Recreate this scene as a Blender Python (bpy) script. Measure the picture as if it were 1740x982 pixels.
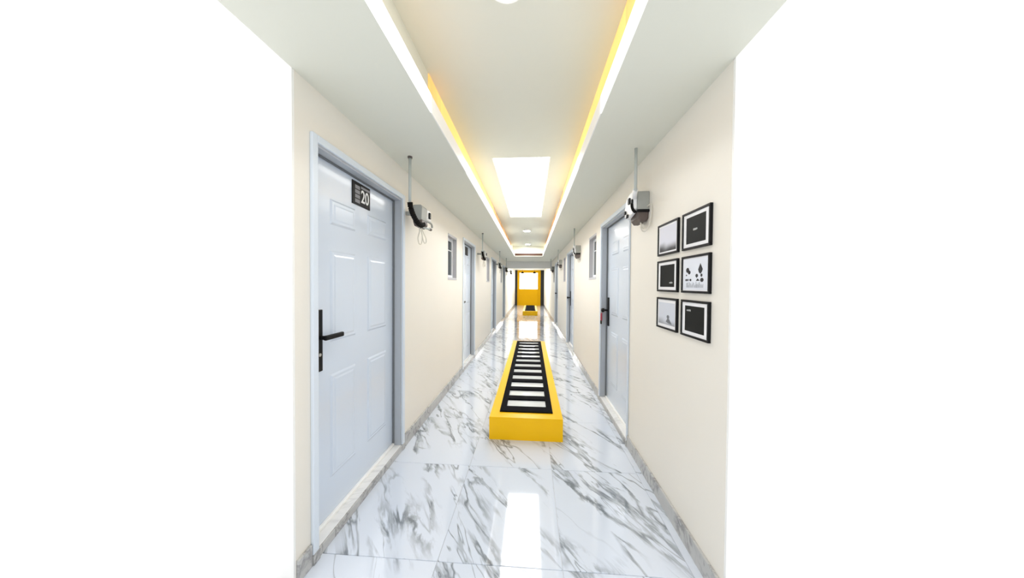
import bpy, bmesh, math, random
from mathutils import Vector, Matrix

# ---------------------------------------------------------------- scene, camera, world, exposure
scene = bpy.context.scene
for o in list(bpy.data.objects):
    bpy.data.objects.remove(o)
C = scene.collection
scene.view_settings.view_transform = 'Standard'
scene.view_settings.look = 'None'
scene.view_settings.gamma = 1.0
scene.view_settings.use_curve_mapping = False
scene.view_settings.exposure = 0.32

CAM_H = 1.363
cam_data = bpy.data.cameras.new('camera')
cam_data.sensor_width = 36.0
cam_data.lens = 36.0 * 490.0 / 1740.0
cam_data.clip_start = 0.02
cam = bpy.data.objects.new('camera', cam_data)
C.objects.link(cam)
_yaw, _pitch, _roll = math.radians(3.799), math.radians(0.907), math.radians(0.45)
_f = Vector((-math.sin(_yaw) * math.cos(_pitch), math.cos(_yaw) * math.cos(_pitch), -math.sin(_pitch)))
_r = Vector((math.cos(_yaw), math.sin(_yaw), 0))
_u = _r.cross(_f)
_r2 = _r * math.cos(_roll) + _u * math.sin(_roll)
_u2 = _u * math.cos(_roll) - _r * math.sin(_roll)
cam.matrix_world = Matrix(((_r2.x, _u2.x, -_f.x, 0), (_r2.y, _u2.y, -_f.y, 0), (_r2.z, _u2.z, -_f.z, CAM_H), (0, 0, 0, 1)))
scene.camera = cam

# bright, evenly overcast daylight
world = bpy.data.worlds.new('daylight')
scene.world = world
world.use_nodes = True
world.node_tree.nodes['Background'].inputs[0].default_value = (1.0, 1.0, 1.0, 1)
world.node_tree.nodes['Background'].inputs[1].default_value = 1.05

SKYLIGHT_STRENGTH = 7.5
UNSEEN_SKYLIGHT_STRENGTH = 14.0
END_WINDOW_STRENGTH = 4.0
DOWNLIGHT_STRENGTH = 280.0
NEAR_DOWNLIGHT_STRENGTH = 50.0

# corridor dimensions (metres): x across, y along, z up
XL, XR = -1.05, 0.828
ZC = 2.30            # soffit height
ZT = 2.633           # raised tray ceiling
ZL = 2.395           # top of the soffit lip
TXL, TXR = -0.559, 0.375   # tray opening
BXL, BXR = -0.632, 0.421   # back of the cove ledge
YT = 9.6            # far end of the tray
YLINT = 11.75        # lintel
YEND = 18.8
YL0, YR0 = 1.217, 1.266    # near ends of the two walls
WT = 0.12
YCAM = -1.0

# ---------------------------------------------------------------- materials
MATS = {}
def nodes_of(name):
    m = bpy.data.materials.new(name)
    m.use_nodes = True
    nt = m.node_tree
    return m, nt, nt.nodes['Principled BSDF']

def paint(name, col, rough=0.5, var=0.03, scale=3.0, bump=0.0, bscale=60, metallic=0.0, coat=0.0, spec=0.5):
    m, nt, b = nodes_of(name)
    tc = nt.nodes.new('ShaderNodeTexCoord')
    nz = nt.nodes.new('ShaderNodeTexNoise')
    nz.inputs['Scale'].default_value = scale
    nz.inputs['Detail'].default_value = 4
    nt.links.new(tc.outputs['Object'], nz.inputs['Vector'])
    mx = nt.nodes.new('ShaderNodeMix'); mx.data_type = 'RGBA'
    mx.inputs[6].default_value = tuple(max(0, c * (1 - var)) for c in col) + (1,)
    mx.inputs[7].default_value = tuple(min(1, c * (1 + var)) for c in col) + (1,)
    nt.links.new(nz.outputs['Fac'], mx.inputs[0])
    nt.links.new(mx.outputs[2], b.inputs['Base Color'])
    b.inputs['Roughness'].default_value = rough
    b.inputs['Metallic'].default_value = metallic
    b.inputs['Coat Weight'].default_value = coat
    b.inputs['Specular IOR Level'].default_value = spec
    if bump:
        n2 = nt.nodes.new('ShaderNodeTexNoise')
        n2.inputs['Scale'].default_value = bscale
        n2.inputs['Detail'].default_value = 3
        nt.links.new(tc.outputs['Object'], n2.inputs['Vector'])
        bp = nt.nodes.new('ShaderNodeBump')
        bp.inputs['Strength'].default_value = bump
        bp.inputs['Distance'].default_value = 0.002
        nt.links.new(n2.outputs['Fac'], bp.inputs['Height'])
        nt.links.new(bp.outputs['Normal'], b.inputs['Normal'])
    MATS[name] = m
    return m

def emitter(name, col, strength, var=0.0, scale=2.0):
    m, nt, b = nodes_of(name)
    b.inputs['Base Color'].default_value = tuple(col) + (1,)
    b.inputs['Roughness'].default_value = 0.4
    b.inputs['Emission Color'].default_value = tuple(col) + (1,)
    b.inputs['Emission Strength'].default_value = strength
    if var:
        tc = nt.nodes.new('ShaderNodeTexCoord')
        nz = nt.nodes.new('ShaderNodeTexNoise'); nz.inputs['Scale'].default_value = scale
        nt.links.new(tc.outputs['Object'], nz.inputs['Vector'])
        mr = nt.nodes.new('ShaderNodeMapRange')
        mr.inputs['From Min'].default_value = 0.35; mr.inputs['From Max'].default_value = 0.65
        mr.inputs['To Min'].default_value = strength * (1 - var); mr.inputs['To Max'].default_value = strength * (1 + var)
        nt.links.new(nz.outputs['Fac'], mr.inputs['Value'])
        nt.links.new(mr.outputs['Result'], b.inputs['Emission Strength'])
    MATS[name] = m
    return m

def marble(name, base, vein, vein_amount=1.0, rough=0.06, rot=-57.0, coat=0.5):
    """white polished porcelain with grey diagonal veins, shifted at random from tile to tile"""
    m, nt, b = nodes_of(name)
    N = nt.nodes.new; L = nt.links.new
    tc = N('ShaderNodeTexCoord'); oi = N('ShaderNodeObjectInfo')
    mul = N('ShaderNodeMath'); mul.operation = 'MULTIPLY'; mul.inputs[1].default_value = 37.0
    L(oi.outputs['Random'], mul.inputs[0])
    comb = N('ShaderNodeCombineXYZ'); L(mul.outputs[0], comb.inputs['Z'])
    add = N('ShaderNodeVectorMath'); add.operation = 'ADD'
    L(tc.outputs['Object'], add.inputs[0]); L(comb.outputs[0], add.inputs[1])
    # rotate so that x runs along the veins, then stretch
    mp = N('ShaderNodeMapping'); mp.vector_type = 'POINT'
    mp.inputs['Rotation'].default_value = (0, 0, math.radians(-rot))
    L(add.outputs[0], mp.inputs['Vector'])
    mp2 = N('ShaderNodeMapping'); mp2.inputs['Scale'].default_value = (0.36, 1.45, 1.0)
    L(mp.outputs[0], mp2.inputs['Vector'])
    def ridge(scale, detail, dist, lo, hi, seed):
        sh = N('ShaderNodeVectorMath'); sh.operation = 'ADD'; sh.inputs[1].default_value = (seed, seed * 0.7, seed * 1.3)
        L(mp2.outputs[0], sh.inputs[0])
        n = N('ShaderNodeTexNoise'); n.inputs['Scale'].default_value = scale
        n.inputs['Detail'].default_value = detail; n.inputs['Distortion'].default_value = dist
        n.inputs['Roughness'].default_value = 0.55
        L(sh.outputs[0], n.inputs['Vector'])
        s = N('ShaderNodeMath'); s.operation = 'SUBTRACT'; s.inputs[1].default_value = 0.5; L(n.outputs['Fac'], s.inputs[0])
        a = N('ShaderNodeMath'); a.operation = 'ABSOLUTE'; L(s.outputs[0], a.inputs[0])
        r = N('ShaderNodeMapRange'); r.inputs['From Min'].default_value = lo; r.inputs['From Max'].default_value = hi
        r.inputs['To Min'].default_value = 1; r.inputs['To Max'].default_value = 0
        L(a.outputs[0], r.inputs['Value'])
        return r.outputs['Result']
    def mask(scale, lo, hi, seed):
        sh = N('ShaderNodeVectorMath'); sh.operation = 'ADD'; sh.inputs[1].default_value = (seed, seed, seed)
        L(mp2.outputs[0], sh.inputs[0])
        n = N('ShaderNodeTexNoise'); n.inputs['Scale'].default_value = scale; n.inputs['Detail'].default_value = 3
        L(sh.outputs[0], n.inputs['Vector'])
        r = N('ShaderNodeMapRange'); r.inputs['From Min'].default_value = lo; r.inputs['From Max'].default_value = hi
        L(n.outputs['Fac'], r.inputs['Value'])
        return r.outputs['Result']
    def mult(a, bb):
        n = N('ShaderNodeMath'); n.operation = 'MULTIPLY'; L(a, n.inputs[0])
        if isinstance(bb, float): n.inputs[1].default_value = bb
        else: L(bb, n.inputs[1])
        return n.outputs[0]
    def maxi(a, bb):
        n = N('ShaderNodeMath'); n.operation = 'MAXIMUM'; L(a, n.inputs[0]); L(bb, n.inputs[1]); return n.outputs[0]
    band = ridge(1.3, 2, 0.3, 0.014, 0.058, 0.0)
    streaks = ridge(6.0, 6, 0.45, 0.010, 0.060, 5.0)
    v1 = mult(band, streaks)
    v2 = mult(mult(ridge(2.0, 4, 0.12, 0.001, 0.013, 11.0), mask(1.9, 0.44, 0.54, 9.0)), 0.95)
    v3 = mult(ridge(3.1, 4, 0.4, 0.0, 0.012, 17.0), mask(2.4, 0.50, 0.58, 21.0))
    tot = mult(maxi(maxi(v1, v2), v3), vein_amount)
    # granular break-up inside the veins
    gr = N('ShaderNodeTexNoise'); gr.inputs['Scale'].default_value = 16; gr.inputs['Detail'].default_value = 4
    L(mp2.outputs[0], gr.inputs['Vector'])
    gm = N('ShaderNodeMapRange'); gm.inputs['From Min'].default_value = 0.38; gm.inputs['From Max'].default_value = 0.58
    gm.inputs['To Min'].default_value = 0.55; gm.inputs['To Max'].default_value = 1.0
    L(gr.outputs['Fac'], gm.inputs['Value'])
    tot = mult(tot, gm.outputs['Result'])
    mx = N('ShaderNodeMix'); mx.data_type = 'RGBA'
    mx.inputs[6].default_value = tuple(base) + (1,); mx.inputs[7].default_value = tuple(vein) + (1,)
    L(tot, mx.inputs[0]); L(mx.outputs[2], b.inputs['Base Color'])
    b.inputs['Roughness'].default_value = rough
    b.inputs['Coat Weight'].default_value = coat
    b.inputs['Coat Roughness'].default_value = 0.02
    MATS[name] = m
    return m

def fade_print(name, top, bottom, z0, z1):
    """printed misty landscape: pale sky turning dark at the ground, uneven"""
    m, nt, b = nodes_of(name)
    N = nt.nodes.new; L = nt.links.new
    tc = N('ShaderNodeTexCoord'); sep = N('ShaderNodeSeparateXYZ'); L(tc.outputs['Object'], sep.inputs[0])
    nz = N('ShaderNodeTexNoise'); nz.inputs['Scale'].default_value = 7; L(tc.outputs['Object'], nz.inputs['Vector'])
    ad = N('ShaderNodeMath'); ad.operation = 'MULTIPLY_ADD'; ad.inputs[1].default_value = 0.05
    L(nz.outputs['Fac'], ad.inputs[0]); L(sep.outputs['Z'], ad.inputs[2])
    r = N('ShaderNodeMapRange'); r.interpolation_type = 'SMOOTHSTEP'
    r.inputs['From Min'].default_value = z0; r.inputs['From Max'].default_value = z1; L(ad.outputs[0], r.inputs['Value'])
    mx = N('ShaderNodeMix'); mx.data_type = 'RGBA'
    mx.inputs[6].default_value = tuple(bottom) + (1,); mx.inputs[7].default_value = tuple(top) + (1,)
    L(r.outputs['Result'], mx.inputs[0]); L(mx.outputs[2], b.inputs['Base Color'])
    b.inputs['Roughness'].default_value = 0.6
    MATS[name] = m
    return m

paint('wall', (0.835, 0.80, 0.725), 0.55, 0.02, 1.5, 0.15, 90)
paint('ceiling', (0.745, 0.755, 0.67), 0.7, 0.015, 1.0)
paint('white', (0.92, 0.92, 0.90), 0.45, 0.01)
paint('grout', (0.62, 0.64, 0.67), 0.7, 0.05, 20)
marble('floor_marble', (0.675, 0.73, 0.82), (0.19, 0.215, 0.24))
marble('base_marble', (0.50, 0.50, 0.49), (0.24, 0.24, 0.24), 0.9, 0.2, -20, 0.1)
marble('sill_marble', (0.84, 0.84, 0.83), (0.4, 0.4, 0.4), 0.35, 0.15, 20, 0.3)
paint('door_paint', (0.65, 0.725, 0.83), 0.25, 0.012, 2, coat=0.25)
paint('frame_paint', (0.70, 0.77, 0.85), 0.35, 0.015, 2)
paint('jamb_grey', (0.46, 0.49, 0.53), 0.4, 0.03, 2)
paint('grille_black', (0.005, 0.005, 0.007), 0.8, 0.1, spec=0.06)
paint('seal', (0.16, 0.17, 0.18), 0.7)
paint('black', (0.006, 0.006, 0.007), 0.5, 0.1, spec=0.2)
paint('black_matt', (0.012, 0.012, 0.016), 0.6, 0.1)
paint('yellow', (0.98, 0.555, 0.0), 0.32, 0.015, 4, spec=0.3)
paint('yellow_wall', (0.82, 0.44, 0.0), 0.6, 0.03, 2, spec=0.15)
paint('pane_pale', (0.78, 0.80, 0.80), 0.05, 0.08, 9, coat=0.6)
paint('dark_glass', (0.045, 0.06, 0.065), 0.12, 0.25, 6)
paint('window_frame', (0.80, 0.82, 0.85), 0.35)
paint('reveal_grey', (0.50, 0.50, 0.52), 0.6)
paint('conduit', (0.50, 0.54, 0.52), 0.5)
paint('meter_grey', (0.36, 0.37, 0.345), 0.5, 0.08, 30)
paint('meter_white', (0.84, 0.85, 0.86), 0.4)
paint('hose', (0.008, 0.007, 0.006), 0.7, 0.2, spec=0.1)
paint('cover_brown', (0.11, 0.085, 0.075), 0.5, 0.2, 40)
paint('cable_white', (0.66, 0.63, 0.55), 0.6)
paint('picture_mat', (0.86, 0.86, 0.88), 0.6, 0.01)
paint('print_dark', (0.010, 0.011, 0.011), 0.6, 0.15, 20, spec=0.15)
paint('print_grey', (0.45, 0.46, 0.46), 0.5)
paint('print_pale', (0.76, 0.79, 0.86), 0.6, 0.03, 12)
paint('ink', (0.012, 0.012, 0.016), 0.6)
paint('ink_grey', (0.16, 0.17, 0.19), 0.6, 0.3, 60)
paint('sign_grey', (0.22, 0.22, 0.24), 0.5, 0.2, 60)
paint('sign_white', (0.85, 0.86, 0.86), 0.5)
paint('red_tag', (0.35, 0.02, 0.05), 0.45, 0.1)
paint('steel', (0.6, 0.6, 0.6), 0.3, 0.05, metallic=0.9)
paint('strip_off', (0.20, 0.085, 0.03), 0.6, 0.3, 25)
paint('strip_dark', (0.06, 0.02, 0.006), 0.6, 0.4, 25)
fade_print('print_mist', (0.70, 0.71, 0.80), (0.03, 0.03, 0.035), -0.045, 0.01)
fade_print('print_shore', (0.62, 0.65, 0.72), (0.28, 0.29, 0.32), -0.05, 0.0)
emitter('skylight', (1.0, 1.0, 1.0), SKYLIGHT_STRENGTH)
emitter('unseen_skylight', (1.0, 1.0, 1.0), UNSEEN_SKYLIGHT_STRENGTH)
emitter('end_pane', (1.0, 1.0, 1.0), END_WINDOW_STRENGTH)
emitter('downlight', (1.0, 0.98, 0.95), DOWNLIGHT_STRENGTH)
emitter('near_downlight', (1.0, 0.98, 0.95), NEAR_DOWNLIGHT_STRENGTH)
emitter('led_white', (1.0, 1.0, 1.0), 0.75)
emitter('led_glow', (0.95, 0.50, 0.15), 1.3)
emitter('led_yellow', (1.0, 0.66, 0.20), 0.5, 0.25, 1.5)
emitter('led_orange', (0.95, 0.52, 0.16), 0.5, 0.35, 4)
emitter('led_dim', (0.55, 0.30, 0.12), 0.45, 0.6, 6)
emitter('led_cream', (1.0, 0.85, 0.55), 0.6)

# ---------------------------------------------------------------- mesh helpers
class MB:
    def __init__(s):
        s.v = []; s.f = []
    def box(s, x0, x1, y0, y1, z0, z1):
        x0, x1 = min(x0, x1), max(x0, x1); y0, y1 = min(y0, y1), max(y0, y1); z0, z1 = min(z0, z1), max(z0, z1)
        n = len(s.v)
        s.v += [(x0, y0, z0), (x1, y0, z0), (x1, y1, z0), (x0, y1, z0), (x0, y0, z1), (x1, y0, z1), (x1, y1, z1), (x0, y1, z1)]
        s.f += [tuple(n + i for i in q) for q in ((0, 3, 2, 1), (4, 5, 6, 7), (0, 1, 5, 4), (1, 2, 6, 5), (2, 3, 7, 6), (3, 0, 4, 7))]
        return s
    def tube(s, pts, r, seg=10):
        pts = [Vector(p) for p in pts]
        rs = r if isinstance(r, (list, tuple)) else [r] * len(pts)
        rings = []
        for i, p in enumerate(pts):
            d = (pts[min(i + 1, len(pts) - 1)] - pts[max(i - 1, 0)]).normalized()
            a = Vector((0, 0, 1)) if abs(d.z) < 0.9 else Vector((1, 0, 0))
            e1 = d.cross(a).normalized(); e2 = d.cross(e1)
            n = len(s.v); rings.append(n)
            for k in range(seg):
                t = 2 * math.pi * k / seg
                s.v.append(tuple(p + (e1 * math.cos(t) + e2 * math.sin(t)) * rs[i]))
        for a, b in zip(rings, rings[1:]):
            for k in range(seg):
                s.f.append((a + k, a + (k + 1) % seg, b + (k + 1) % seg, b + k))
        s.f.append(tuple(rings[0] + k for k in reversed(range(seg))))
        s.f.append(tuple(rings[-1] + k for k in range(seg)))
        return s
    def prism(s, poly, axis, a0, a1):
        """extrude a 2-D polygon; axis 'x': poly in (y,z); 'y': (x,z); 'z': (x,y)"""
        n = len(s.v); k = len(poly)
        for a in (a0, a1):
            for p, q in poly:
                s.v.append({'x': (a, p, q), 'y': (p, a, q), 'z': (p, q, a)}[axis])
        s.f.append(tuple(n + i for i in range(k)))
        s.f.append(tuple(n + k + i for i in reversed(range(k))))
        for i in range(k):
            j = (i + 1) % k
            s.f.append((n + i, n + k + i, n + k + j, n + j))
        return s
    def frustum_x(s, x0, x1, y0, y1, z0, z1, inset):
        """rectangle in (y,z) at x0, shrunk by inset at x1"""
        n = len(s.v)
        s.v += [(x0, y0, z0), (x0, y1, z0), (x0, y1, z1), (x0, y0, z1)]
        s.v += [(x1, y0 + inset, z0 + inset), (x1, y1 - inset, z0 + inset), (x1, y1 - inset, z1 - inset), (x1, y0 + inset, z1 - inset)]
        s.f += [tuple(n + i for i in q) for q in ((0, 1, 2, 3), (7, 6, 5, 4), (0, 4, 5, 1), (1, 5, 6, 2), (2, 6, 7, 3), (3, 7, 4, 0))]
        return s
    def build(s, name, mat, parent=None, bevel=0.0, smooth=False, segs=2):
        bm = bmesh.new()
        vs = [bm.verts.new(v) for v in s.v]
        for f in s.f:
            try: bm.faces.new([vs[i] for i in f])
            except ValueError: pass
        bmesh.ops.recalc_face_normals(bm, faces=bm.faces)
        if bevel:
            es = [e for e in bm.edges if len(e.link_faces) == 2 and e.calc_face_angle(0) > 0.6]
            bmesh.ops.bevel(bm, geom=es, offset=bevel, segments=segs, profile=0.5, affect='EDGES', clamp_overlap=True)
        me = bpy.data.meshes.new(name)
        bm.to_mesh(me); bm.free()
        me.materials.append(MATS[mat])
        if smooth:
            for p in me.polygons: p.use_smooth = True
        o = bpy.data.objects.new(name, me)
        C.objects.link(o)
        if parent is not None: o.parent = parent
        return o

def curve(points, n=8):
    """Catmull-Rom through points"""
    P = [Vector(p) for p in points]; P = [P[0]] + P + [P[-1]]
    out = []
    for i in range(1, len(P) - 2):
        for k in range(n):
            t = k / n
            a, b, c, d = P[i - 1], P[i], P[i + 1], P[i + 2]
            out.append(0.5 * ((2 * b) + (c - a) * t + (2 * a - 5 * b + 4 * c - d) * t * t + (3 * b - a - 3 * c + d) * t ** 3))
    out.append(P[-2])
    return out

def tag(o, label, cat=None, group=None, kind=None):
    o['label'] = label
    if cat: o['category'] = cat
    if group: o['group'] = group
    if kind: o['kind'] = kind
    return o
def empty(name, loc=(0, 0, 0)):
    o = bpy.data.objects.new(name, None); C.objects.link(o); o.location = loc
    o.empty_display_size = 0.05
    return o
def structure(o, label=None, cat=None):
    o['kind'] = 'structure'
    if label: o['label'] = label
    if cat: o['category'] = cat
    return o

# ---------------------------------------------------------------- openings
DOOR_Z = 2.042
DOORS_L = [(1.342, 2.272), (4.40, 5.27), (7.56, 8.50), (10.62, 11.50)]
DOORS_R = [(2.49, 3.455), (5.66, 6.66), (9.02, 9.96)]
WINS_L = [(3.575, 4.005, 1.437, 1.985), (6.72, 7.20, 1.437, 1.99), (9.86, 10.26, 1.437, 1.99)]
WINS_R = [(3.765, 4.22, 1.46, 2.012), (7.06, 7.48, 1.46, 2.012), (10.38, 10.80, 1.46, 2.012)]

def wall_mesh(x0, x1, y0, y1, z1, doors, wins):
    mb = MB()
    ops = sorted([(a, b, 0.0, DOOR_Z) for a, b in doors] + list(wins))
    y = y0
    for a, b, c, d in ops:
        mb.box(x0, x1, y, a, 0, z1)
        if c > 0: mb.box(x0, x1, a, b, 0, c)
        mb.box(x0, x1, a, b, d, z1)
        y = b
    mb.box(x0, x1, y, y1, 0, z1)
    return mb

wl = structure(wall_mesh(XL - WT, XL, YL0, YEND, ZC, DOORS_L, WINS_L).build('wall_left', 'wall'), 'long cream painted wall with door 20', 'wall')
wr = structure(wall_mesh(XR, XR + WT, YR0, YEND, ZC, DOORS_R, WINS_R).build('wall_right', 'wall'), 'long cream painted wall with six framed pictures', 'wall')
# white corner posts that finish the near ends of the walls
structure(MB().box(XL - WT, XL - 0.001, YL0 - 0.012, YL0, 0, 2.80).build('trim_1', 'white'), 'white strip finishing the near end of the left wall', 'trim')
structure(MB().box(XR + 0.001, XR + WT, YR0 - 0.012, YR0, 0, 2.80).build('trim_2', 'white'), 'white strip finishing the near end of the right wall', 'trim')

# ---------------------------------------------------------------- floor of separate marble tiles
flo = structure(MB().box(XL - WT, XR + WT, YCAM, YEND + 0.1, -0.12, -0.004).build('floor', 'grout'), 'polished white marble tile floor with grey diagonal veins', 'floor')
cols = [XL, -0.448, 0.163, 0.774, XR]
rows = [1.369 + 0.7525 * k for k in range(-3, 24)]
rows = [YCAM] + [r for r in rows if r > YCAM + 0.1 and r < YEND - 0.1] + [YEND]
tile_cache = {}
for j in range(len(rows) - 1):
    for i in range(len(cols) - 1):
        w, l = cols[i + 1] - cols[i], rows[j + 1] - rows[j]
        key = (round(w, 3), round(l, 3))
        if key not in tile_cache:
            g = 0.0012
            t = MB().box(-w / 2 + g, w / 2 - g, -l / 2 + g, l / 2 - g, -0.006, 0).build('tile', 'floor_marble', flo, bevel=0.0012, segs=1)
            tile_cache[key] = t.data
        else:
            t = bpy.data.objects.new('tile', tile_cache[key]); C.objects.link(t); t.parent = flo
        t.location = ((cols[i] + cols[i + 1]) / 2, (rows[j] + rows[j + 1]) / 2, 0)

# baseboards: tile pieces, interrupted by the doors
def baseboard(name, xw, sgn, y0, doors, h, label):
    root = structure(empty(name, (xw, y0, 0)), label, 'baseboard')
    spans = []; y = y0
    for a, b in doors:
        spans.append((y, a - (0.042 if sgn > 0 else 0.016))); y = b + 0.042
    spans.append((y, YEND))
    for a, b in spans:
        n = max(1, round((b - a) / 0.75)); s = (b - a) / n
        for k in range(n):
            p = MB().box(0, sgn * 0.014, 0.001, s - 0.001, 0, h).build('tile', 'base_marble', root, bevel=0.0015, segs=1)
            p.location = (0, a + k * s - y0, 0)
baseboard('baseboard_left', XL, 1, YL0, DOORS_L, 0.105, 'grey marble baseboard along the wall with door 20')
baseboard('baseboard_right', XR, -1, YR0, DOORS_R, 0.095, 'grey marble baseboard below the framed pictures')

# ---------------------------------------------------------------- ceiling
YC0 = 0.90
SKY = (-0.408, 0.183, 2.90, 5.46)
SKY2 = (-0.40, 0.20, 13.0, 15.9)
c = MB()
X0, X1, ZTOP = XL - WT, XR + WT, 2.80
c.box(XL, TXL, YC0, YL0, ZC, ZL); c.box(X0, TXL, YL0, YT, ZC, ZL)
c.box(XL, BXL, YC0, YL0, ZL, ZTOP); c.box(X0, BXL, YL0, YT, ZL, ZTOP)
c.box(TXR, XR, YC0, YR0, ZC, ZL); c.box(TXR, X1, YR0, YT, ZC, ZL)
c.box(BXR, XR, YC0, YR0, ZL, ZTOP); c.box(BXR, X1, YR0, YT, ZL, ZTOP)
c.box(BXL, SKY[0], YC0, YT, ZT, ZTOP)
c.box(SKY[1], BXR, YC0, YT, ZT, ZTOP)
c.box(SKY[0], SKY[1], YC0, SKY[2], ZT, ZTOP)
c.box(SKY[0], SKY[1], SKY[3], YT, ZT, ZTOP)
c.box(X0, X1, YT, SKY2[2], ZC, ZTOP)
c.box(X0, SKY2[0], SKY2[2], SKY2[3], ZC, ZTOP)
c.box(SKY2[1], X1, SKY2[2], SKY2[3], ZC, ZTOP)
c.box(X0, X1, SKY2[3], YEND + 0.12, ZC, ZTOP)
structure(c.build('ceiling', 'ceiling'), 'off-white ceiling with a raised tray and lower side soffits', 'ceiling')

# lintel
structure(MB().box(XL, XR, YLINT, YLINT + 0.25, 2.02, ZC).build('wall_lintel', 'white'), 'off-white beam crossing the corridor below the ceiling', 'beam')

# skylights: the near one, and one added out of view
def skylight(name, r, z, mat, label):
    root = empty(name, ((r[0] + r[1]) / 2, (r[2] + r[3]) / 2, z))
    cx, cy = root.location.x, root.location.y
    fr = MB(); t = 0.012; w, l = (r[1] - r[0]) / 2, (r[3] - r[2]) / 2
    fr.box(-w, -w + t, -l, l, 0, 0.03); fr.box(w - t, w, -l, l, 0, 0.03)
    fr.box(-w + t, w - t, -l, -l + t, 0, 0.03); fr.box(-w + t, w - t, l - t, l, 0, 0.03)
    fr.build('frame', 'white', root)
    MB().box(-w + t, w - t, -l + t, l - t, 0.012, 0.02).build('pane', mat, root)
    return tag(root, label, 'skylight')
skylight('skylight', SKY, ZT, 'skylight', 'bright white rectangular skylight in the raised ceiling over the near bench')
skylight('skylight', SKY2, ZC, 'unseen_skylight', 'unseen skylight added beyond the beam to brighten the far walls')  # added behind the beam, out of view, to brighten the far walls

# white led profiles on the lips of the soffits and amber cove strips behind them
def strip(name, x, sgn, y0, y1, z0, z1, mat, label, group, t=0.006):
    o = MB().box(0, sgn * t, 0, y1 - y0, 0, z1 - z0).build(name, mat)
    o.location = (x, y0, z0)
    tag(o, label, 'light strip', group)
    return o
WHITE = 'white light profiles along the tray edge'
strip('light_profile', TXL, 1, YC0, 1.56, ZC + 0.001, ZL, 'led_white', 'nearest bright white light profile on the left tray edge', WHITE)
strip('light_profile', TXL, 1, 1.56, 2.42, ZC + 0.001, ZL, 'white', 'unlit white profile on the left tray edge above door 20', WHITE)
strip('light_profile', TXL, 1, 2.42, 5.6, ZC + 0.001, ZL, 'led_white', 'white light profile on the left tray edge alongside the skylight', WHITE)
strip('light_profile', TXL, 1, 5.6, YT, ZC + 0.001, ZL, 'led_white', 'white light profile on the left tray edge beyond the skylight', WHITE)
strip('light_profile', TXR, -1, YC0, 1.62, ZC + 0.001, ZL, 'led_white', 'nearest bright white light profile on the right tray edge', WHITE)
strip('light_profile', TXR, -1, 1.62, 2.35, ZC + 0.001, ZL, 'white', 'unlit white profile on the right tray edge above the pictures', WHITE)
strip('light_profile', TXR, -1, 2.35, 5.6, ZC + 0.001, ZL, 'led_white', 'white light profile on the right tray edge alongside the skylight', WHITE)
strip('light_profile', TXR, -1, 5.6, YT, ZC + 0.001, ZL, 'led_white', 'white light profile on the right tray edge beyond the skylight', WHITE)
AMB = 'amber cove strips in the ceiling tray'
zb0, zb1 = 2.50, ZT - 0.004
strip('cove_strip', BXL, 1, YC0, 1.72, 2.41, 2.46, 'led_glow', 'dim orange cove strip glowing at the near left of the tray', AMB)
strip('cove_strip', BXL, 1, 1.72, 1.95, zb0, zb1, 'led_orange', 'short orange cove strip left of the tray above number 20', AMB)
strip('cove_strip', BXL, 1, 1.95, 3.5, zb0, zb1, 'led_yellow', 'bright yellow cove strip on the left side of the skylight', AMB)
strip('cove_strip', BXL, 1, 3.5, 4.7, zb0, zb1, 'led_orange', 'orange cove strip left of the far half of the skylight', AMB)
strip('cove_strip', BXL, 1, 4.7, 9.0, zb0, zb1, 'led_dim', 'long dim brown cove strip at the far left of the tray', AMB)
strip('cove_strip', BXL, 1, 9.0, YT, zb0, zb1, 'led_cream', 'short cream cove strip at the far left corner of the tray', AMB)
strip('cove_strip', BXR, -1, YC0, 1.35, zb0, zb1, 'led_orange', 'orange cove strip at the near right of the tray', AMB)
strip('cove_strip', BXR, -1, 1.35, 3.9, zb0, zb1, 'led_yellow', 'bright yellow cove strip on the right side of the tray', AMB)
strip('cove_strip', BXR, -1, 3.9, 8.8, zb0, zb1, 'led_dim', 'long dim brown cove strip at the far right of the tray', AMB)
strip('cove_strip', BXR, -1, 8.8, YT, zb0, zb1, 'led_cream', 'short cream cove strip at the far right corner of the tray', AMB)
o = MB().box(TXL + 0.01, TXR - 0.01, YT - 0.008, YT, ZC + 0.02, ZL).build('cove_strip', 'strip_dark')
tag(o, 'unlit dark brown strip across the far end of the tray', 'light strip', AMB)

def downlight(y, label, mat='downlight', r=0.075, z=ZT):
    root = empty('downlight', (-0.115, y, z))
    n = 28
    ring = MB(); inner = []; 
    for k in range(n):
        a = 2 * math.pi * k / n; b = 2 * math.pi * (k + 1) / n
        q = []
        for t in (a, b):
            ct, st = math.cos(t), math.sin(t)
            q.append([(r * ct, r * st, 0), (r * 1.22 * ct, r * 1.22 * st, 0), (r * 1.18 * ct, r * 1.18 * st, -0.008), (r * ct, r * st, -0.006)])
        i0 = len(ring.v); ring.v += q[0] + q[1]
        for m in range(4):
            ring.f.append((i0 + m, i0 + (m + 1) % 4, i0 + 4 + (m + 1) % 4, i0 + 4 + m))
    ring.build('ring', 'white', root)
    MB().prism([(r * math.cos(2 * math.pi * k / n), r * math.sin(2 * math.pi * k / n)) for k in range(n)], 'z', -0.004, -0.0005).build('lens', mat, root)
    return tag(root, label, 'downlight', 'round downlights in the tray')
downlight(1.225, 'round downlight at the near end of the tray, cut by the top edge', 'near_downlight')
downlight(6.85, 'round downlight just beyond the skylight')
downlight(9.12, 'round downlight nearest the dark far end of the tray')

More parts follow.
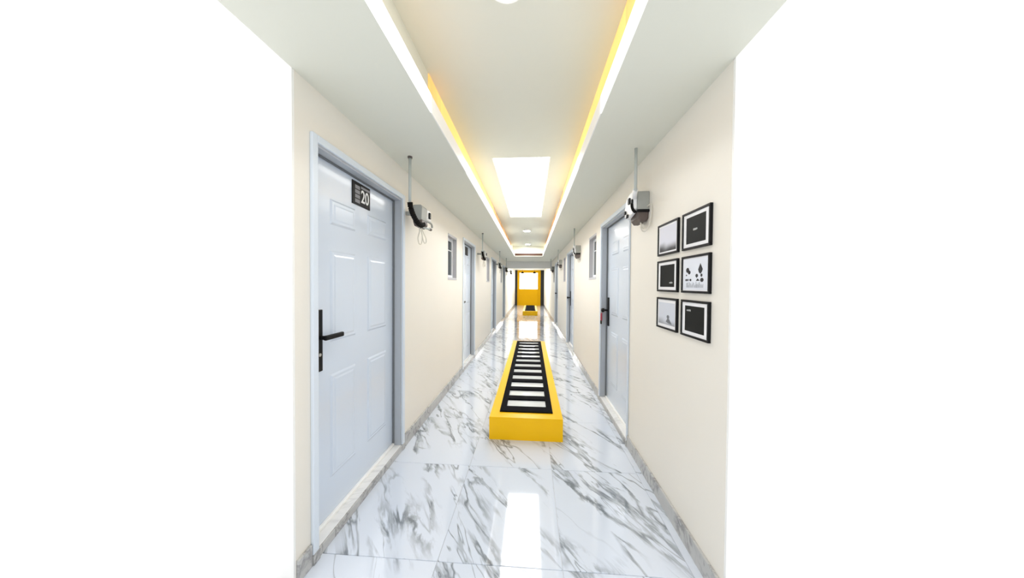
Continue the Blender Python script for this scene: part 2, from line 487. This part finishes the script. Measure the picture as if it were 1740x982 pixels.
# ---------------------------------------------------------------- end wall
ew = MB()
WX0, WX1, WZ0, WZ1 = -0.765, 0.43, 1.06, 2.13
ew.box(-0.905, WX0, YEND, YEND + 0.12, 0, ZC); ew.box(WX1, 0.61, YEND, YEND + 0.12, 0, ZC)
ew.box(WX0, WX1, YEND, YEND + 0.12, 0, WZ0); ew.box(WX0, WX1, YEND, YEND + 0.12, WZ1, ZC)
structure(ew.build('wall_end', 'yellow_wall'), 'mustard yellow end wall around the bright window', 'wall')
structure(MB().box(XL, -0.905, YEND - 0.02, YEND + 0.12, 0, ZC).build('trim_3', 'black_matt'), 'tall black strip left of the yellow end wall', 'trim')
structure(MB().box(0.61, XR, YEND - 0.02, YEND + 0.12, 0, ZC).build('trim_4', 'black_matt'), 'tall black strip right of the yellow end wall', 'trim')
w = structure(empty('window_7', (0, YEND, 0)), 'bright white window in the yellow end wall', 'window')
MB().box(WX0 + 0.02, WX1 - 0.02, 0.03, 0.04, WZ0 + 0.02, WZ1 - 0.02).build('pane', 'end_pane', w)
fm = MB(); t = 0.02
fm.box(WX0, WX0 + t, 0.0, 0.06, WZ0, WZ1); fm.box(WX1 - t, WX1, 0.0, 0.06, WZ0, WZ1)
fm.box(WX0 + t, WX1 - t, 0.0, 0.06, WZ0, WZ0 + t); fm.box(WX0 + t, WX1 - t, 0.0, 0.06, WZ1 - t, WZ1)
fm.build('frame', 'white', w)
# raised panel below the window
pn = structure(MB().box(WX0, WX1, YEND - 0.03, YEND, 0.0, WZ0 - 0.04).build('trim_5', 'yellow_wall', bevel=0.004), 'raised yellow panel below the end window', 'panel')
# yellow rail with two black round ends above the window
rail = empty('hanging_rail', (-0.18, YEND - 0.35, 2.05))
MB().tube(curve([(-0.36, 0, 0.03), (-0.18, 0, -0.005), (0, 0, -0.02), (0.18, 0, -0.005), (0.36, 0, 0.03)]), 0.014).build('bar', 'yellow_wall', rail, smooth=True)
for sx in (-1, 1):
    b = MB(); k = 14
    prof = [(0.02, 0.10), (0.045, 0.085), (0.085, 0.03), (0.10, -0.02), (0.075, -0.03)]
    b.tube([(sx * 0.38, 0, 0.04 + z) for r, z in prof], [r for r, z in prof], k).build('lamp_cap', 'black', rail, smooth=True)
    MB().tube([(sx * 0.38, 0, 0.13), (sx * 0.38, 0, ZC - 2.05)], 0.006, 6).build('cord', 'black', rail)
tag(rail, 'thin yellow rail with two black shades hanging before the end window', 'hanging lamp')

# ---------------------------------------------------------------- doors
PANELS = [(0.19, 0.42, 1.69, 1.83), (0.555, 0.805, 1.69, 1.83), (0.19, 0.42, 1.035, 1.545), (0.555, 0.805, 1.035, 1.545), (0.19, 0.42, 0.27, 0.85), (0.555, 0.805, 0.27, 0.85)]
def bars(parent, rects, x, sgn, mat, name, t=0.0006):
    mb = MB()
    for y0, y1, z0, z1 in rects: mb.box(x, x + sgn * t, y0, y1, z0, z1)
    return mb.build(name, mat, parent)

def text_mesh(txt, size, name, mat, parent):
    cu = bpy.data.curves.new(name, 'FONT'); cu.body = txt; cu.size = size; cu.extrude = 0.0004
    cu.offset = 0.0016; cu.align_x = 'CENTER'; cu.align_y = 'CENTER'
    tmp = bpy.data.objects.new('tmp_text', cu); C.objects.link(tmp)
    bpy.context.view_layer.update()
    me = bpy.data.meshes.new_from_object(tmp.evaluated_get(bpy.context.evaluated_depsgraph_get()))
    bpy.data.objects.remove(tmp); bpy.data.curves.remove(cu)
    me.name = name; me.materials.clear(); me.materials.append(MATS[mat])
    o = bpy.data.objects.new(name, me); C.objects.link(o); o.parent = parent
    return o

def make_door(idx, side, y0, y1, label, sign=None, keys=False, lever=True):
    """side -1: left wall (handle near), +1: right wall (handle far). s points into the corridor"""
    s = -side; xw = XL if side < 0 else XR
    d = structure(empty('door_%d' % idx, (xw, y0, 0)), label, 'door')
    L = y1 - y0; H = DOOR_Z; cw = 0.038; k = L / 0.93
    # casing on the wall face, jambs and head inside the opening
    for a, b in ((-cw if side < 0 else -0.012, 0.0), (L, L + cw)):
        MB().box(0, s * 0.016, a, b, 0.0, H + cw).build('casing', 'frame_paint', d, bevel=0.004)
    MB().box(0, s * 0.016, 0, L, H, H + cw).build('casing', 'frame_paint', d, bevel=0.004)
    jt = 0.012
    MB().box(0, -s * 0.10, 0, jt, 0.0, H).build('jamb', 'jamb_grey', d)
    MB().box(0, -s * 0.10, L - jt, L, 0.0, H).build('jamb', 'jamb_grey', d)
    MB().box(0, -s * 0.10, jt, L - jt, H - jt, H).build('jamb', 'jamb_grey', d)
    sl = MB()
    sl.box(-s * 0.05, -s * 0.062, jt, jt + 0.008, 0.05, H - jt); sl.box(-s * 0.05, -s * 0.062, L - jt - 0.008, L - jt, 0.05, H - jt)
    sl.box(-s * 0.05, -s * 0.062, jt + 0.008, L - jt - 0.008, H - jt - 0.008, H - jt)
    sl.build('seal', 'seal', d)
    xf = -0.066                       # leaf face, behind the wall face
    leaf = MB().box(s * xf, s * (xf - 0.04), jt, L - jt, 0.046, H - jt).build('leaf', 'door_paint', d)
    for (a, b, c0, c1) in PANELS:
        if side > 0: a, b = 0.93 - b, 0.93 - a
        a, b = a * k, b * k
        # moulded panel: a raised rim ring, a field inside
        MB().frustum_x(s * xf, s * (xf + 0.007), a, b, c0, c1, 0.011).build('panel', 'door_paint', leaf)
        MB().frustum_x(s * (xf + 0.007), s * (xf + 0.010), a + 0.024, b - 0.024, c0 + 0.024, c1 - 0.024, 0.010).build('panel_field', 'door_paint', leaf)
    # handle plate and lever
    hy = 0.095 * k if side < 0 else L - 0.075
    plate = MB().box(s * xf, s * (xf + 0.012), hy - 0.024, hy + 0.024, 0.895, 1.222).build('handle_plate', 'black', d, bevel=0.003)
    hd = -1 if side > 0 else 1
    MB().tube([(s * (xf + 0.012), hy, 1.075), (s * (xf + 0.055), hy, 1.075)], 0.011, 12).build('spindle', 'black', plate)
    if lever:
        MB().box(s * (xf + 0.040), s * (xf + 0.058), hy - hd * 0.012, hy + hd * 0.135, 1.062, 1.088).build('lever', 'black', plate, bevel=0.006)
        MB().tube([(s * (xf + 0.011), hy, 0.985), (s * (xf + 0.016), hy, 0.985)], 0.009, 12).build('lock_cylinder', 'steel', plate)
    else:
        MB().tube([(s * (xf + 0.050), hy, 1.075), (s * (xf + 0.056), hy, 1.075), (s * (xf + 0.085), hy, 1.075)], [0.014, 0.024, 0.021], 14).build('knob', 'black', plate, smooth=True)
    if keys:
        kx = s * (xf + 0.075)
        ks = MB().tube(curve([(kx, hy, 1.075), (kx + s * 0.012, hy, 1.055), (kx + s * 0.012, hy + 0.01, 1.03)]), 0.004, 8).build('key_ring', 'steel', plate)
        MB().box(kx + s * 0.002, kx + s * 0.014, hy - 0.02, hy + 0.03, 0.955, 1.045).build('key_tag', 'red_tag', plate, bevel=0.004)
        MB().box(kx + s * 0.004, kx + s * 0.018, hy - 0.014, hy + 0.02, 0.915, 0.958).build('key_fob', 'black', plate, bevel=0.005)
    # threshold: a stone sill level with the baseboard
    th = MB().box(s * 0.014, -s * 0.10, 0.0, L, 0.0, 0.046).build('threshold', 'base_marble', d, bevel=0.003)
    MB().box(s * 0.006, -s * 0.052, jt, L - jt, 0.046, 0.050).build('threshold_top', 'sill_marble', d, bevel=0.0015, segs=1)
    MB().box(-s * 0.046, -s * 0.066, jt + 0.008, L - jt - 0.008, 0.050, 0.068).build('threshold_bar', 'white', d, bevel=0.003)
    for a, b in ((-cw if side < 0 else -0.012, 0), (L, L + cw)):
        MB().box(s * 0.020, 0, a - 0.002, b + 0.002, 0, 0.05).build('plinth', 'base_marble', d, bevel=0.002)
    if sign:
        ya, yb, za, zb = sign[:4]
        sp = MB().box(s * xf, s * (xf + 0.005), ya, yb, za, zb).build('number_plate', 'black', d, bevel=0.001)
        w_, h_ = yb - ya, zb - za; xs = s * (xf + 0.005)
        if sign[4]: bars(sp, [(ya + 0.14 * w_, ya + 0.40 * w_, za + h_ * q, za + h_ * (q + 0.155)) for q in (0.10, 0.30, 0.50, 0.70)], xs, s, 'sign_grey', 'lettering')
        if sign[4]: bars(sp, [(ya + 0.46 * w_, ya + 0.97 * w_, za + 0.80 * h_, za + 0.90 * h_)], xs, s, 'sign_grey', 'lettering')
        if sign[4]:
            t = text_mesh(sign[4], 0.115, 'number', 'sign_white', sp)
            # text faces +x (left wall) and reads along +y
            t.matrix_local = Matrix.Translation((xs + s * 0.0006, ya + 0.69 * w_, za + 0.43 * h_)) @ Matrix(((0, 0, 1, 0), (1, 0, 0, 0), (0, 1, 0, 0), (0, 0, 0, 1))) @ Matrix.Scale(0.80, 4, (1, 0, 0))
    return d

make_door(1, -1, *DOORS_L[0], 'pale blue-white panelled door with black plate reading 20', sign=(0.385, 0.582, 1.862, 2.008, '20'))
make_door(2, -1, *DOORS_L[1], 'pale panelled door with plain-looking black plate after the first left window', sign=(0.41, 0.60, 1.855, 1.998, None))
make_door(3, -1, *DOORS_L[2], 'third pale door along the left wall, between second window and far meters')
make_door(4, -1, *DOORS_L[3], 'farthest pale door on the left wall, just before the beam')
make_door(5, 1, *DOORS_R[0], 'pale panelled door beside the pictures with red key tag', keys=True, lever=False)
make_door(6, 1, *DOORS_R[1], 'second pale door along the right wall, beyond the small window', lever=False)
make_door(7, 1, *DOORS_R[2], 'farthest pale door along the right wall near the beam', lever=False)

# ---------------------------------------------------------------- small windows
def make_window(idx, side, y0, y1, z0, z1, label):
    s = -side; xw = XL if side < 0 else XR
    w = structure(empty('window_%d' % idx, (xw, y0, 0)), label, 'window')
    L = y1 - y0; t = 0.045; xa, xb = -s * 0.055, -s * 0.10
    # grey reveal lining
    for q in ((0, L, z1 - 0.008, z1), (0, L, z0, z0 + 0.008), (0, 0.008, z0 + 0.008, z1 - 0.008), (L - 0.008, L, z0 + 0.008, z1 - 0.008)):
        MB().box(0.0, -s * 0.055, *q[:2], *q[2:]).build('reveal', 'reveal_grey', w)
    f = MB()
    f.box(xa, xb, 0, t, z0, z1); f.box(xa, xb, L - t, L, z0, z1); f.box(xa, xb, t, L - t, z0, z0 + t); f.box(xa, xb, t, L - t, z1 - t, z1)
    f.build('frame', 'window_frame', w)
    MB().box(xa - s * 0.012, xa - s * 0.020, t, L - t, z0 + t, z1 - t).build('pane', 'dark_glass', w)
    MB().box(xa - s * 0.008, xa - s * 0.022, t, L - t, (z0 + z1) / 2 + 0.10, (z0 + z1) / 2 + 0.112).build('glazing_bar', 'window_frame', w)
    MB().box(s * 0.004, -s * 0.055, 0.0, L, z0 - 0.022, z0).build('sill', 'reveal_grey', w, bevel=0.003)
    MB().box(s * 0.004, -s * 0.02, 0.0, L, z1, z1 + 0.022).build('head_trim', 'reveal_grey', w, bevel=0.003)
LW = ['small dark window with white frame between number 20 and the next door', 'second small window along the left wall', 'farthest small window along the left wall']
RW = ['small dark window with white frame beyond the door with the red key tag', 'second small window along the right wall', 'farthest small window along the right wall']
for i, q in enumerate(WINS_L): make_window(i + 1, -1, *q, LW[i])
for i, q in enumerate(WINS_R): make_window(i + 4, 1, *q, RW[i])

# ---------------------------------------------------------------- electricity meters on conduits
def meter_left(y, label):
    r = empty('electricity_meter', (XL, y, 0))
    MB().tube([(0.15, 0, 1.955), (0.15, 0, ZC)], 0.0105, 12).build('conduit', 'conduit', r, smooth=True)
    MB().tube([(0.15, 0, ZC - 0.012), (0.15, 0, ZC)], 0.017, 12).build('conduit_collar', 'cover_brown', r)
    pts = curve([(0.15, 0, 1.965), (0.152, 0.012, 1.925), (0.158, 0.05, 1.875), (0.165, 0.11, 1.838), (0.165, 0.18, 1.832), (0.155, 0.25, 1.855)], 7)
    MB().tube(pts, [0.018 + (0.003 if i % 2 else 0) for i in range(len(pts))], 12).build('flexible_hose', 'hose', r)
    MB().box(0, 0.105, 0.26, 0.29, 1.935, 1.965).build('wall_bracket', 'meter_grey', r, bevel=0.003)
    MB().prism([(0.103, 1.985), (0.115, 2.006), (0.175, 2.006), (0.187, 1.985), (0.180, 1.89), (0.165, 1.868), (0.122, 1.868), (0.110, 1.89)], 'y', 0.205, 0.325).build('meter_case', 'meter_grey', r, bevel=0.006)
    MB().prism([(0.110, 1.872), (0.188, 1.885), (0.192, 1.85), (0.165, 1.822), (0.125, 1.83)], 'y', 0.195, 0.32).build('terminal_cover', 'cover_brown', r, bevel=0.006)
    br = MB().box(0.10, 0.180, 0.33, 0.425, 1.905, 1.998).build('breaker_box', 'meter_white', r, bevel=0.008)
    MB().box(0.180, 0.194, 0.365, 0.395, 1.925, 1.978).build('switch', 'black', br, bevel=0.004)
    MB().tube(curve([(0.17, 0.26, 1.885), (0.19, 0.33, 1.892), (0.195, 0.40, 1.885), (0.19, 0.43, 1.862)]), 0.0085, 8).build('bracket_arm', 'meter_grey', r, smooth=True)
    a = MB().tube([(0.165, 0.26, 1.835), (0.185, 0.38, 1.838)], 0.010, 8).build('bracket_arm', 'conduit', r)
    MB().tube([(0.184, 0.375, 1.838), (0.188, 0.405, 1.838)], 0.013, 8).build('end_cap', 'cover_brown', a)
    MB().tube(curve([(0.155, 0.23, 1.832), (0.155, 0.23, 1.79), (0.145, 0.225, 1.74), (0.145, 0.245, 1.695), (0.15, 0.285, 1.70), (0.155, 0.29, 1.76), (0.155, 0.26, 1.81)]), 0.004, 6).build('cable', 'cable_white', r)
    MB().tube(curve([(0.16, 0.25, 1.832), (0.165, 0.29, 1.79), (0.17, 0.33, 1.755), (0.17, 0.34, 1.72), (0.16, 0.32, 1.712), (0.155, 0.29, 1.76)]), 0.0045, 6).build('cable', 'cable_white', r)
    for ch in r.children:
        if not ch.name.startswith(('conduit', 'flexible_hose', 'wall_bracket')): ch.location = (-0.023, 0, 0)
    return tag(r, label, 'electricity meter', 'meters on the left wall')
def meter_right(y, label):
    r = empty('electricity_meter', (XR, y, 0))
    MB().tube([(-0.12, 0, 2.005), (-0.12, 0, ZC)], 0.0105, 12).build('conduit', 'conduit', r, smooth=True)
    MB().tube(curve([(-0.12, 0, 2.02), (-0.115, 0.03, 1.998), (-0.10, 0.08, 1.985)]), 0.017, 12).build('elbow', 'meter_white', r, smooth=True)
    MB().box(0, -0.083, -0.04, 0.14, 1.878, 2.012).build('meter_case', 'meter_grey', r, bevel=0.006)
    MB().prism([(0, 1.872), (-0.078, 1.872), (-0.074, 1.825), (-0.055, 1.798), (-0.02, 1.798), (-0.006, 1.82)], 'y', -0.03, 0.12).build('terminal_cover', 'cover_brown', r, bevel=0.006)
    MB().box(0, -0.084, -0.044, -0.02, 1.866, 1.884).build('clamp', 'black', r, bevel=0.004)
    br = MB().prism([(-0.034, 2.015), (0.05, 2.02), (0.13, 1.995), (0.165, 1.93), (0.165, 1.865), (0.10, 1.84), (0.0, 1.86), (-0.034, 1.89)], 'x', -0.083, -0.108).build('breaker_box', 'meter_white', r, bevel=0.006)
    for q in ((0.03, 0.065, 1.94, 1.985), (-0.028, 0.0, 1.925, 1.96), (0.12, 0.15, 1.885, 1.91), (0.07, 0.105, 1.848, 1.874)):
        MB().box(-0.108, -0.119, *q).build('switch', 'black', br, bevel=0.004)
    MB().tube(curve([(-0.105, -0.01, 1.945), (-0.116, -0.02, 1.915), (-0.112, -0.03, 1.885), (-0.095, -0.035, 1.862)]), 0.010, 8).build('flexible_hose', 'hose', r, smooth=True)
    MB().tube(curve([(-0.02, -0.05, 1.90), (-0.012, -0.09, 1.905), (-0.010, -0.10, 1.87), (-0.014, -0.09, 1.80), (-0.02, -0.075, 1.745), (-0.035, -0.04, 1.725), (-0.045, -0.01, 1.75), (-0.045, 0.0, 1.80)]), 0.004, 6).build('cable', 'cable_white', r)
    MB().tube(curve([(-0.04, 0.02, 1.80), (-0.03, -0.01, 1.775), (-0.025, 0.0, 1.755), (-0.035, 0.03, 1.77)]), 0.006, 6).build('cable', 'cable_white', r)
    for ch in r.children:
        if not ch.name.startswith(('conduit', 'elbow')): ch.location = (0, 0.10, 0.018)
    return tag(r, label, 'electricity meter', 'meters on the right wall')
for y, l in ((2.087, 'grey meter with black hose and hanging cables beside door 20'),
             (5.28, 'grey meter on a conduit just after the second left door'),
             (8.18, 'third meter along the left wall, after the third door'),
             (10.35, 'small dark meter on a conduit close before the beam at left'),
             (12.75, 'farthest left meter, seen beyond the beam')):
    meter_left(y, l)
for y, l in ((2.04, 'boxy grey and white meter on a conduit above the framed pictures'),
             (4.86, 'second meter along the right wall, hanging near the small window'),
             (7.75, 'third meter along the right wall before the farthest door'),
             (10.6, 'farthest right meter, close before the beam')):
    meter_right(y, l)

# ---------------------------------------------------------------- yellow benches with black grilles
def bench(y, L, n, label):
    x0, x1, H = -0.357, 0.285, 0.198
    r = empty('bench', ((x0 + x1) / 2, y, 0)); w = (x1 - x0) / 2
    gx, g0, g1 = 0.240, 0.105, L - 0.075
    b = MB(); bt = H
    # hollow body: four sides and a rim, floor of the well
    b.box(-w, -gx + 0.01, 0, L, 0, bt); b.box(gx - 0.01, w, 0, L, 0, bt)
    b.box(-gx + 0.01, gx - 0.01, 0, g0 + 0.01, 0, bt); b.box(-gx + 0.01, gx - 0.01, g1 - 0.01, L, 0, bt)
    body = b.build('body', 'yellow', r)
    f = MB(); fw = 0.055; z0, z1 = H, H + 0.012
    f.box(-gx, -gx + fw, g0, g1, z0 - 0.03, z1); f.box(gx - fw, gx, g0, g1, z0 - 0.03, z1)
    nearw = 0.11
    f.box(-gx + fw, gx - fw, g0, g0 + nearw, z0 - 0.03, z1); f.box(-gx + fw, gx - fw, g1 - 0.06, g1, z0 - 0.03, z1)
    f.build('grille_frame', 'grille_black', r)
    a0, a1 = g0 + nearw, g1 - 0.06
    p = (a1 - a0 + 0.095) / n
    for k in range(n):
        s0 = a0 + k * p; s1 = s0 + p - 0.095
        MB().box(-gx + fw, gx - fw, s0, min(s1, a1), H - 0.012, H - 0.004).build('pane', 'pane_pale', r)
        if k < n - 1:
            MB().box(-gx + fw, gx - fw, s1, s1 + 0.095, H - 0.03, H + 0.012).build('slat', 'grille_black', r, bevel=0.003, segs=1)
    return tag(r, label, 'bench', 'yellow benches in the corridor')
bench(2.50, 3.46, 12, 'long yellow bench box with black slatted top in the foreground')
bench(12.68, 3.46, 12, 'small distant yellow bench box before the yellow end wall')

# ---------------------------------------------------------------- pictures on the right wall
def picture(y0, y1, z0, z1, label, art):
    xw = XR; cy, cz = (y0 + y1) / 2, (z0 + z1) / 2; w, h = (y1 - y0) / 2, (z1 - z0) / 2
    r = empty('picture', (xw, cy, cz))
    t = 0.0115; d = 0.014
    for q in ((-w, w, h - t, h), (-w, w, -h, -h + t), (-w, -w + t, -h + t, h - t), (w - t, w, -h + t, h - t)):
        MB().box(0, -d, *q).build('frame_bar', 'black', r, bevel=0.0015, segs=1)
    MB().box(-0.002, -0.009, -w + t, w - t, -h + t, h - t).build('mat_board', 'picture_mat', r)
    def plane(mat, mw, mh, name='print'):
        return MB().box(-0.009, -0.0096, -w + t + mw, w - t - mw, -h + t + mh, h - t - mh).build(name, mat, r)
    X = -0.0096
    if art.startswith('dark'):
        p = plane('print_dark', 0.027, 0.018)
        # in (y,z): the viewer sees +y to the left
        cyy, czz = {'dark_mid': (0.0, 0.0), 'dark_right': (-0.052, -0.042), 'dark_left': (0.048, 0.042)}[art]
        rng = random.Random(art)
        mb = MB(); yy = cyy + 0.020
        for k in range(5):
            ww = rng.uniform(0.005, 0.008)
            mb.box(X, X - 0.0005, yy - ww, yy, czz - rng.uniform(0.003, 0.005), czz + rng.uniform(0.003, 0.006)); yy -= ww + 0.0015
        mb.build('lettering', 'print_grey', p)
    elif art == 'mist':
        plane('print_mist', 0.014, 0.010)
    elif art == 'shore':
        p = plane('print_shore', 0.014, 0.018)
        mb = MB()
        def blob(cy_, cz_, ry, rz, k=14):
            mb.prism([(cy_ + ry * math.cos(2 * math.pi * i / k), cz_ + rz * math.sin(2 * math.pi * i / k)) for i in range(k)], 'x', X, X - 0.0005)
        blob(-0.022, -0.018, 0.016, 0.011)
        mb.prism([(0.005, -0.048), (-0.015, -0.028), (-0.034, -0.028), (-0.062, -0.05), (-0.07, -0.058), (-0.03, -0.056)], 'x', X, X - 0.0004)
        mb.build('silhouette', 'ink_grey', p)
    elif art == 'trees':
        p = plane('print_pale', 0.006, 0.006)
        mb = MB()
        def poly(pts): mb.prism(pts, 'x', X, X - 0.0005)
        def blob(cy_, cz_, ry, rz, k=12):
            poly([(cy_ + ry * math.cos(2 * math.pi * i / k), cz_ + rz * math.sin(2 * math.pi * i / k)) for i in range(k)])
        # large dark crowns above
        poly([(-0.048, 0.052), (-0.030, 0.022), (-0.036, 0.008), (-0.048, 0.000), (-0.060, 0.008), (-0.068, 0.022)])
        blob(0.066, 0.022, 0.015, 0.013); blob(0.050, 0.010, 0.012, 0.010)
        blob(-0.018, -0.008, 0.011, 0.009); poly([(-0.014, -0.012), (-0.022, -0.012), (-0.018, -0.022)])
        blob(-0.058, -0.007, 0.008, 0.008); blob(0.076, -0.004, 0.005, 0.004)
        for q in ((0.078, 0.008), (0.062, 0.006), (0.038, 0.009)): blob(q[0], -0.029, q[1], 0.006)
        poly([(-0.012, -0.034), (-0.026, -0.022), (-0.044, -0.034)])
        blob(-0.062, -0.030, 0.014, 0.010)
        mb.build('silhouettes', 'ink', p)
        mb = MB(); rng = random.Random(5)
        for k in range(26):
            yy = 0.075 - k * 0.0058
            hh = rng.uniform(0.012, 0.030)
            mb.box(X, X - 0.0004, yy - rng.uniform(0.0012, 0.0024), yy, -0.068, -0.068 + hh)
        mb.build('stems', 'ink_grey', p)
    return tag(r, label, 'picture', 'framed pictures on the right wall')
AY0, AY1, BY0, BY1 = 1.675, 1.932, 1.382, 1.630
R1, R2, R3 = (1.551, 1.746), (1.326, 1.518), (1.098, 1.289)
picture(AY0, AY1, *R1, 'framed pale misty print, darkening at its bottom, top row', 'mist')
picture(BY0, BY1, *R1, 'framed dark print with small grey lettering in its centre', 'dark_mid')
picture(AY0, AY1, *R2, 'framed dark print with pale lettering at its lower right', 'dark_right')
picture(BY0, BY1, *R2, 'framed white print with many black tree-like silhouettes', 'trees')
picture(AY0, AY1, *R3, 'framed grey print with a small dark figure at its bottom', 'shore')
picture(BY0, BY1, *R3, 'framed dark print with pale lettering at its upper left', 'dark_left')
